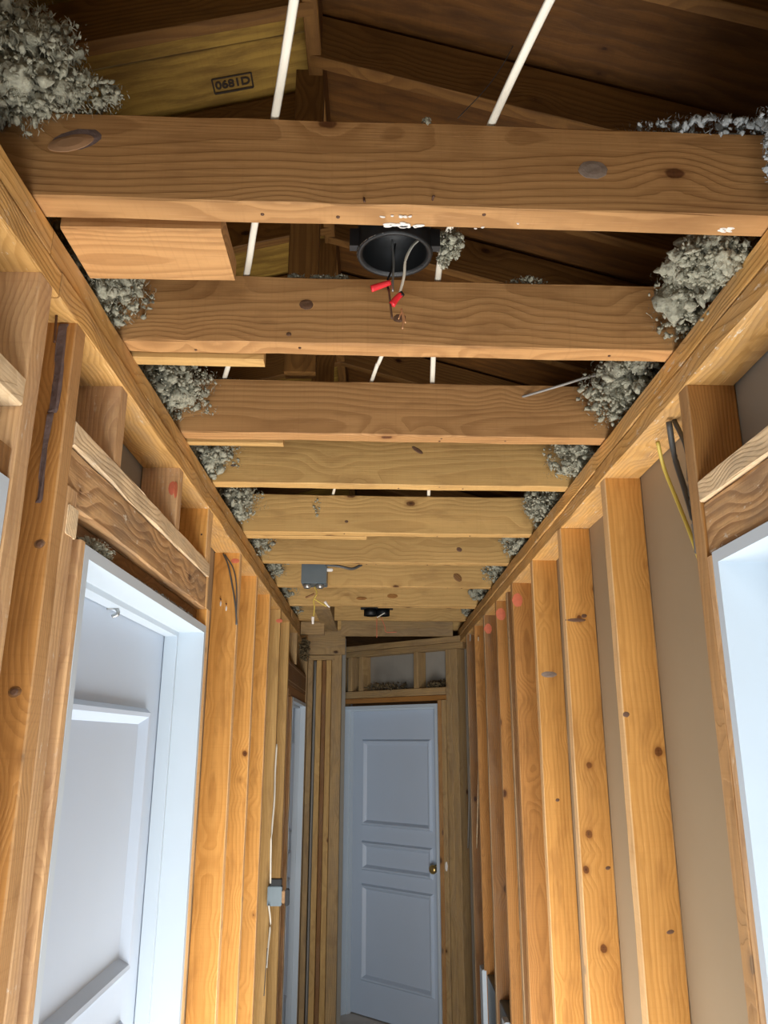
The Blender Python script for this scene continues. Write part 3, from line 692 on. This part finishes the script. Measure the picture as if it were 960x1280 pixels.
# ------------------------------------------------------------------ cables in the attic
def cable(name, pts, label, m=M_cable, r=.0028, r2=.0062, flat=(0, 0, 1), group=None, n=6):
    pts = [Vector(p) for p in pts]; org = pts[0].copy()
    o = link(name, tube_bm([p-org for p in pts], r, r2, flat=flat, n=n), m, None, loc=org, smooth=True)
    return tagit(o, label, 'cable', None, group)
zc = ZJ+HJ+.006
def zz_(u, v, dz=0): return at(u, v, Z=zc+dz)
cable('attic_cable', [zz_(375, -60), zz_(369, -10), zz_(343, 150), zz_(318, 283), zz_(308, 345), zz_(286, 455), zz_(250, 560)], 'flat white cable crossing the joists left of the light box')
cable('attic_cable', [zz_(722, -60), zz_(690, -5), zz_(612, 160), zz_(572, 262, .01), zz_(549, 335), zz_(541, 463), zz_(536, 615), zz_(534, 700)], 'flat white cable crossing the joists right of the light box')
pA = at(522, 345, Y=1.12)
cable('attic_cable', [at(506, 378, Z=zc), zz_(474, 452), zz_(465, 475), zz_(417, 615), zz_(405, 690)], 'white cable leading from the light box back over the third joist', r2=.005)
cable('attic_cable', [at(640, 500, Y=1.80), at(700, 482, Y=1.74), at(740, 470, Y=1.72), at(780, 464, Y=1.70), at(812, 468, Y=1.72), at(830, 476, Y=1.75)], 'thin grey cable curving over the third joist to the right wall', M_grey, .0032, .0032)
cable('attic_wire', [at(662, 5, Y=1.66), at(640, 60, Y=1.66), at(612, 105, Y=1.66), at(572, 148, Y=1.66)], 'thin dark wire hanging under the rafters', M_dcable, .0012, .0012)

# wall cables
cable('wall_cable', [at(836, 527, X=.585), at(843, 570, X=.60), at(856, 612, X=.60), at(868, 655, X=.595), at(872, 690, X=.62)], 'dark grey cable bundle strand looping down beside the right door stud', M_dcable, .006, .006)
cable('wall_cable', [at(842, 524, X=.60), at(858, 560, X=.60), at(862, 600, X=.60), at(866, 640, X=.60), at(875, 690, X=.63)], 'dark cable hanging tight against the right door stud', M_dcable, .005, .005)
cable('wall_cable', [at(822, 552, X=.58), at(830, 585, X=.60), at(846, 625, X=.615), at(862, 665, X=.62), at(876, 705, X=.63)], 'yellow cable running down from the right plate', M_yellow, .004, .004)
Ysb = 3.862
cable('wall_cable', [at(346, 930, X=LX+.006), at(344, 965, X=LX+.006), at(343, 1000, X=LX+.012), at(339, 1050, X=LX+.008), at(338, 1104, X=LX+.006)], 'thin white cable stapled down the left stud to the switch box', M_cable, .003, .004)
cable('wall_cable', [at(336, 1132, X=LX+.006), at(338, 1155, X=LX+.01), at(335, 1185, X=LX+.008), at(333, 1210, X=LX+.008)], 'short white cable hanging below the switch box on the left wall', M_cable, .003, .004)
cable('wall_cable', [at(334, 1185, X=LX+.012), at(332, 1215, X=LX+.01), at(330, 1245, X=LX+.01)], 'dark stripped wire end below the switch box', M_dcable, .002, .002)
# black bent wire on the first full left stud
cable('bent_wire', [at(279, 692, Y=2.64), at(285, 706, Y=2.63), at(290, 730, Y=2.632), at(294, 755, Y=2.63), at(296, 781, Y=2.638)], 'black bent wire loop on the wide stud right of the left door', M_dcable, .0028, .0028)
cable('bent_wire', [at(281, 693, Y=2.64), at(292, 712, Y=2.636), at(296, 740, Y=2.632), at(295, 781, Y=2.638)], 'second black strand bowing right of the wire loop on the left stud', M_dcable, .0022, .0022)
for k_, (u, v) in enumerate(((276, 750), (283, 756))):
    p = at(u, v, Y=2.6445); o = tube('nail', None, [p+Vector((0, .004, 0)), p+Vector((.001, -.012, .002))], .0022, M_rust, org=p); tagit(o, ['left one of two dark nails in the wide stud by the left door', 'right one of two dark nails in the wide stud by the left door'][k_], 'nail')
    decal('torn_wood', wl, p+Vector((.0, 0, -.012)), (0, -1, 0), (0, 0, 1), .009, .003, M_plaster, .0005)
# big rusty nail below the left plate
p0, p1 = at(71, 391, Y=1.07), at(68, 428, Y=1.07)
nl = tube('nail', None, [p0, (p0+p1)/2, p1], .0019, M_rust, org=p0); tagit(nl, 'long rusty nail sticking down in front of the near left stud', 'nail')
hd = link('nail_head', disc_bm(.0048, .0048, .002), M_rust, nl, loc=(0, 0, 0))

# cable runs on the right wall near the far corner
for k_, (u0, u1, lab) in enumerate(((588, 585, 'grey cable running down the far right wall by the corner'), (598, 596, 'pale cable clipped to a far right stud'))):
    cable('wall_cable', [at(u0, 790+k_*6, X=RX+.02), at(u0-2, 880, X=RX+.03), at(u1+2, 960, X=RX+.02), at(u1, 1060, X=RX+.025)], lab, M_grey if k_ == 0 else M_strip, .004, .004)

# ------------------------------------------------------------------ ceiling light box between the first joists
def lathe_bm(prof, seg=32):
    bm = bmesh.new(); rings = [[bm.verts.new((r*math.cos(2*PI*j/seg), r*math.sin(2*PI*j/seg), z)) for j in range(seg)] for r, z in prof]
    for a, b in zip(rings[:-1], rings[1:]):
        for j in range(seg): bm.faces.new((a[j], a[(j+1) % seg], b[(j+1) % seg], b[j]))
    bm.faces.new(rings[-1]); bmesh.ops.recalc_face_normals(bm, faces=bm.faces[:]); return bm
LBX = Vector((.028, 1.043, 2.440))
lb = root('ceiling_light_box', LBX, 'round black plastic light box open below, with dangling wires', 'electrical box')
link('box_shell', lathe_bm([(.049, .004), (.052, 0), (.057, 0), (.058, .004), (.055, .07), (.050, .072), (.048, .066)][:5]+[(.0, .071)][:0]+[(.052, .078), (.01, .08)]), M_black, lb, loc=(0, 0, 0), smooth=True)
bmi = lathe_bm([(.049, .004), (.047, .060), (.01, .062)]); bmesh.ops.reverse_faces(bmi, faces=bmi.faces[:]); link('box_lining', bmi, M_black, lb, loc=(0, 0, 0), smooth=True)
rim = [Vector((.0565*math.cos(a), .0565*math.sin(a), .002)) for a in [PI*.55+i*PI*.085 for i in range(11)]]
link('box_rim', tube_bm(rim, .0011, n=2, sides=6), M_steel, lb, loc=(0, 0, 0), smooth=True)
for sx in (-1, 1):
    bmq = bmesh.new(); bmesh.ops.create_cube(bmq, size=1)
    for v in bmq.verts: v.co = Vector((v.co.x*.016+sx*.060, v.co.y*.014-.012, v.co.z*.03+.02))
    link('box_ear', bmq, M_black, lb, loc=(0, 0, 0))
bmq = bmesh.new(); bmesh.ops.create_cube(bmq, size=1)
for v in bmq.verts: v.co = Vector((v.co.x*.19+.02, v.co.y*.010-.056, v.co.z*.022+.035))
link('box_bracket', bmq, M_bsteel, lb, loc=(0, 0, 0))
def under(o, wire): o.parent = wire; return o
def lw(name, pts, r, m, **k): return tube(name, lb, [at(u, v, Y=y) for u, v, y in pts], r, m, **k)
ww = lw('white_wire', [(523, 300, 1.06), (515, 308, 1.05), (507, 325, 1.04), (505, 345, 1.035), (500, 366, 1.03)], .0021, M_cable)
lw('grey_wire', [(490, 300, 1.05), (492, 330, 1.04), (491, 350, 1.035), (491, 364, 1.03)], .0018, M_steel)
lw('dark_wire', [(486, 362, 1.035), (488, 380, 1.03), (490, 398, 1.03)], .0016, M_rust)
dw = lw('dark_wire', [(486, 364, 1.035), (484, 352, 1.04), (490, 335, 1.045), (494, 305, 1.05)], .0016, M_black)
under(lw('wire_nut', [(464, 361, 1.03), (476, 357, 1.03), (488, 353, 1.03)], .0052, M_red, taper=.75), dw)
under(lw('wire_nut', [(490, 381, 1.03), (495, 374, 1.03), (501, 368, 1.03)], .0052, M_red, taper=.8), ww)
lw('dark_wire', [(500, 366, 1.03), (503, 370, 1.03)], .004, M_black)
lw('copper_wire', [(502, 386, 1.03), (504, 400, 1.03), (503, 411, 1.03)], .0014, M_copper)
lw('copper_wire', [(498, 399, 1.03), (503, 390, 1.03), (507, 404, 1.03)], .0010, M_copper)

# metal junction box behind the sixth joist
jb = root('junction_box', at(392, 712, Y=3.31), 'grey steel junction box hanging behind the sixth joist, wires below', 'electrical box')
def jp(u, v, y): return at(u, v, Y=y)-jb.location
a_, b_ = at(377, 704, Y=3.31), at(408, 729, Y=3.31)
def cbox(name, parent, x0, x1, y0, y1, z0, z1, m, bev=.001):
    bm = bmesh.new(); bmesh.ops.create_cube(bm, size=1); c = Vector(((x0+x1)/2, (y0+y1)/2, (z0+z1)/2))
    for v in bm.verts: v.co = Vector((v.co.x*(x1-x0), v.co.y*(y1-y0), v.co.z*(z1-z0)))
    bmesh.ops.bevel(bm, geom=bm.edges[:], offset=bev, segments=2, affect='EDGES')
    if parent is not None: c = c-parent.location
    return link(name, bm, m, parent, loc=c)
cbox('box_shell', jb, a_.x, b_.x, 3.31, 3.41, b_.z, a_.z, M_bsteel, .003)
for du in (384, 400):
    q = at(du, 732, Y=3.33); bmq = lathe_bm([(.012, -.012), (.016, -.010), (.017, 0), (.015, .006)], 14)
    link('cable_clamp', bmq, M_steel, jb, loc=q-jb.location, smooth=True)
q = at(408, 713, Y=3.33); cbox('wire_nut', jb, q.x, q.x+.028, 3.32, 3.34, q.z-.004, q.z+.008, M_plaster, .003)
yw1 = tube('yellow_wire', jb, [at(393, 733, Y=3.34), at(396, 742, Y=3.33), at(392, 750, Y=3.33), at(393, 760, Y=3.33), at(391, 776, Y=3.33)], .0028, M_yellow)
yw2 = tube('yellow_wire', jb, [at(392, 748, Y=3.33), at(400, 753, Y=3.33), at(408, 758, Y=3.33)], .0028, M_yellow)
tube('dark_wire', jb, [at(393, 742, Y=3.33), at(387, 745, Y=3.33), at(382, 747, Y=3.33)], .0045, M_redstud)
under(tube('wire_nut', jb, [at(391, 771, Y=3.33), at(391, 776, Y=3.33), at(391, 780, Y=3.33)], .007, M_plaster, taper=.6), yw1)
under(tube('wire_nut', jb, [at(406, 752, Y=3.33), at(409, 756, Y=3.33), at(412, 759, Y=3.33)], .006, M_plaster, taper=.5), yw2)
cable('attic_cable', [at(407, 706, Y=3.30), at(425, 708, Y=3.30), at(440, 711, Y=3.32), at(452, 706, Y=3.34)], 'dark cable leaving the steel junction box along the sixth joist', M_dcable, .006, .006)

# second round box, far
q = at(471, 764, Y=4.62); fb = root('ceiling_light_box', q, 'small far black ceiling box with twin openings and thin red wires', 'electrical box')
for sx in (-1, 1):
    link('box_shell', lathe_bm([(.036, -.028), (.040, -.028), (.040, .01), (.02, .012)], 20), M_black, fb, loc=(sx*.036, 0, .0), smooth=True)
cbox('box_plate', fb, q.x-.095, q.x+.095, 4.60, 4.64, q.z+.010, q.z+.02, M_black)
tube('white_wire', fb, [at(471, 772, Y=4.57), at(476, 769, Y=4.57), at(481, 766, Y=4.57)], .003, M_cable)
tube('red_wire', fb, [at(471, 772, Y=4.57), at(471, 785, Y=4.57), at(471, 797, Y=4.57)], .0022, M_redmark)
tube('red_wire', fb, [at(476, 771, Y=4.57), at(481, 783, Y=4.57), at(483, 790, Y=4.57), at(496, 790, Y=4.57)], .0022, M_redmark)

# switch box on the left wall
a_, b_ = at(334, 1108, X=LX+.004), at(352, 1131, X=LX+.004)
q = Vector((LX+.03, 3.83, (a_.z+b_.z)/2+.045))
sb = root('switch_box', q, 'small grey steel switch box fixed to the left stud', 'electrical box')
xa, xb = at(334, 1120, Y=3.82).x, at(352, 1120, Y=3.82).x; za, zb = at(340, 1108, Y=3.82).z, at(340, 1133, Y=3.82).z
cbox('box_shell', sb, xa, xb, 3.82, 3.86, zb, za, M_bsteel, .003)
cbox('box_hole', sb, xa+.010, xb-.004, 3.825, 3.862, za+.001, za+.028, M_black, .002)
q1 = at(359, 1113, Y=3.83); cbox('switch_toggle', sb, q1.x-.008, q1.x+.009, 3.82, 3.85, q1.z-.062, q1.z+.006, M_black, .003)
cbox('box_tab', sb, xb, q1.x-.008, 3.825, 3.84, (za+zb)/2-.03, (za+zb)/2+.022, M_trim, .003)

# recessed metal cabinet low in the right wall
ca = root('metal_cabinet', (RX+.0, 4.4, 0), 'dark recessed metal box with white edges low between right studs', 'cabinet')
xc = RX+.008
zt1, zt2 = at(603, 1207, X=RX).z, at(630, 1250, X=RX).z
cbox('cabinet_back', ca, xc+.004, xc+.07, 3.72, 4.50, .1, zt1-.02, M_bsteel, .003)
cbox('cabinet_edge', ca, xc-.02, xc+.004, 4.42, 4.52, .1, zt1, M_jamb, .003)
cbox('cabinet_edge', ca, xc-.02, xc+.004, 3.72, 3.80, .1, zt1-.02, M_jamb, .003)

for o in bpy.data.objects:
    if o.get('_local') is not None: del o['_local']
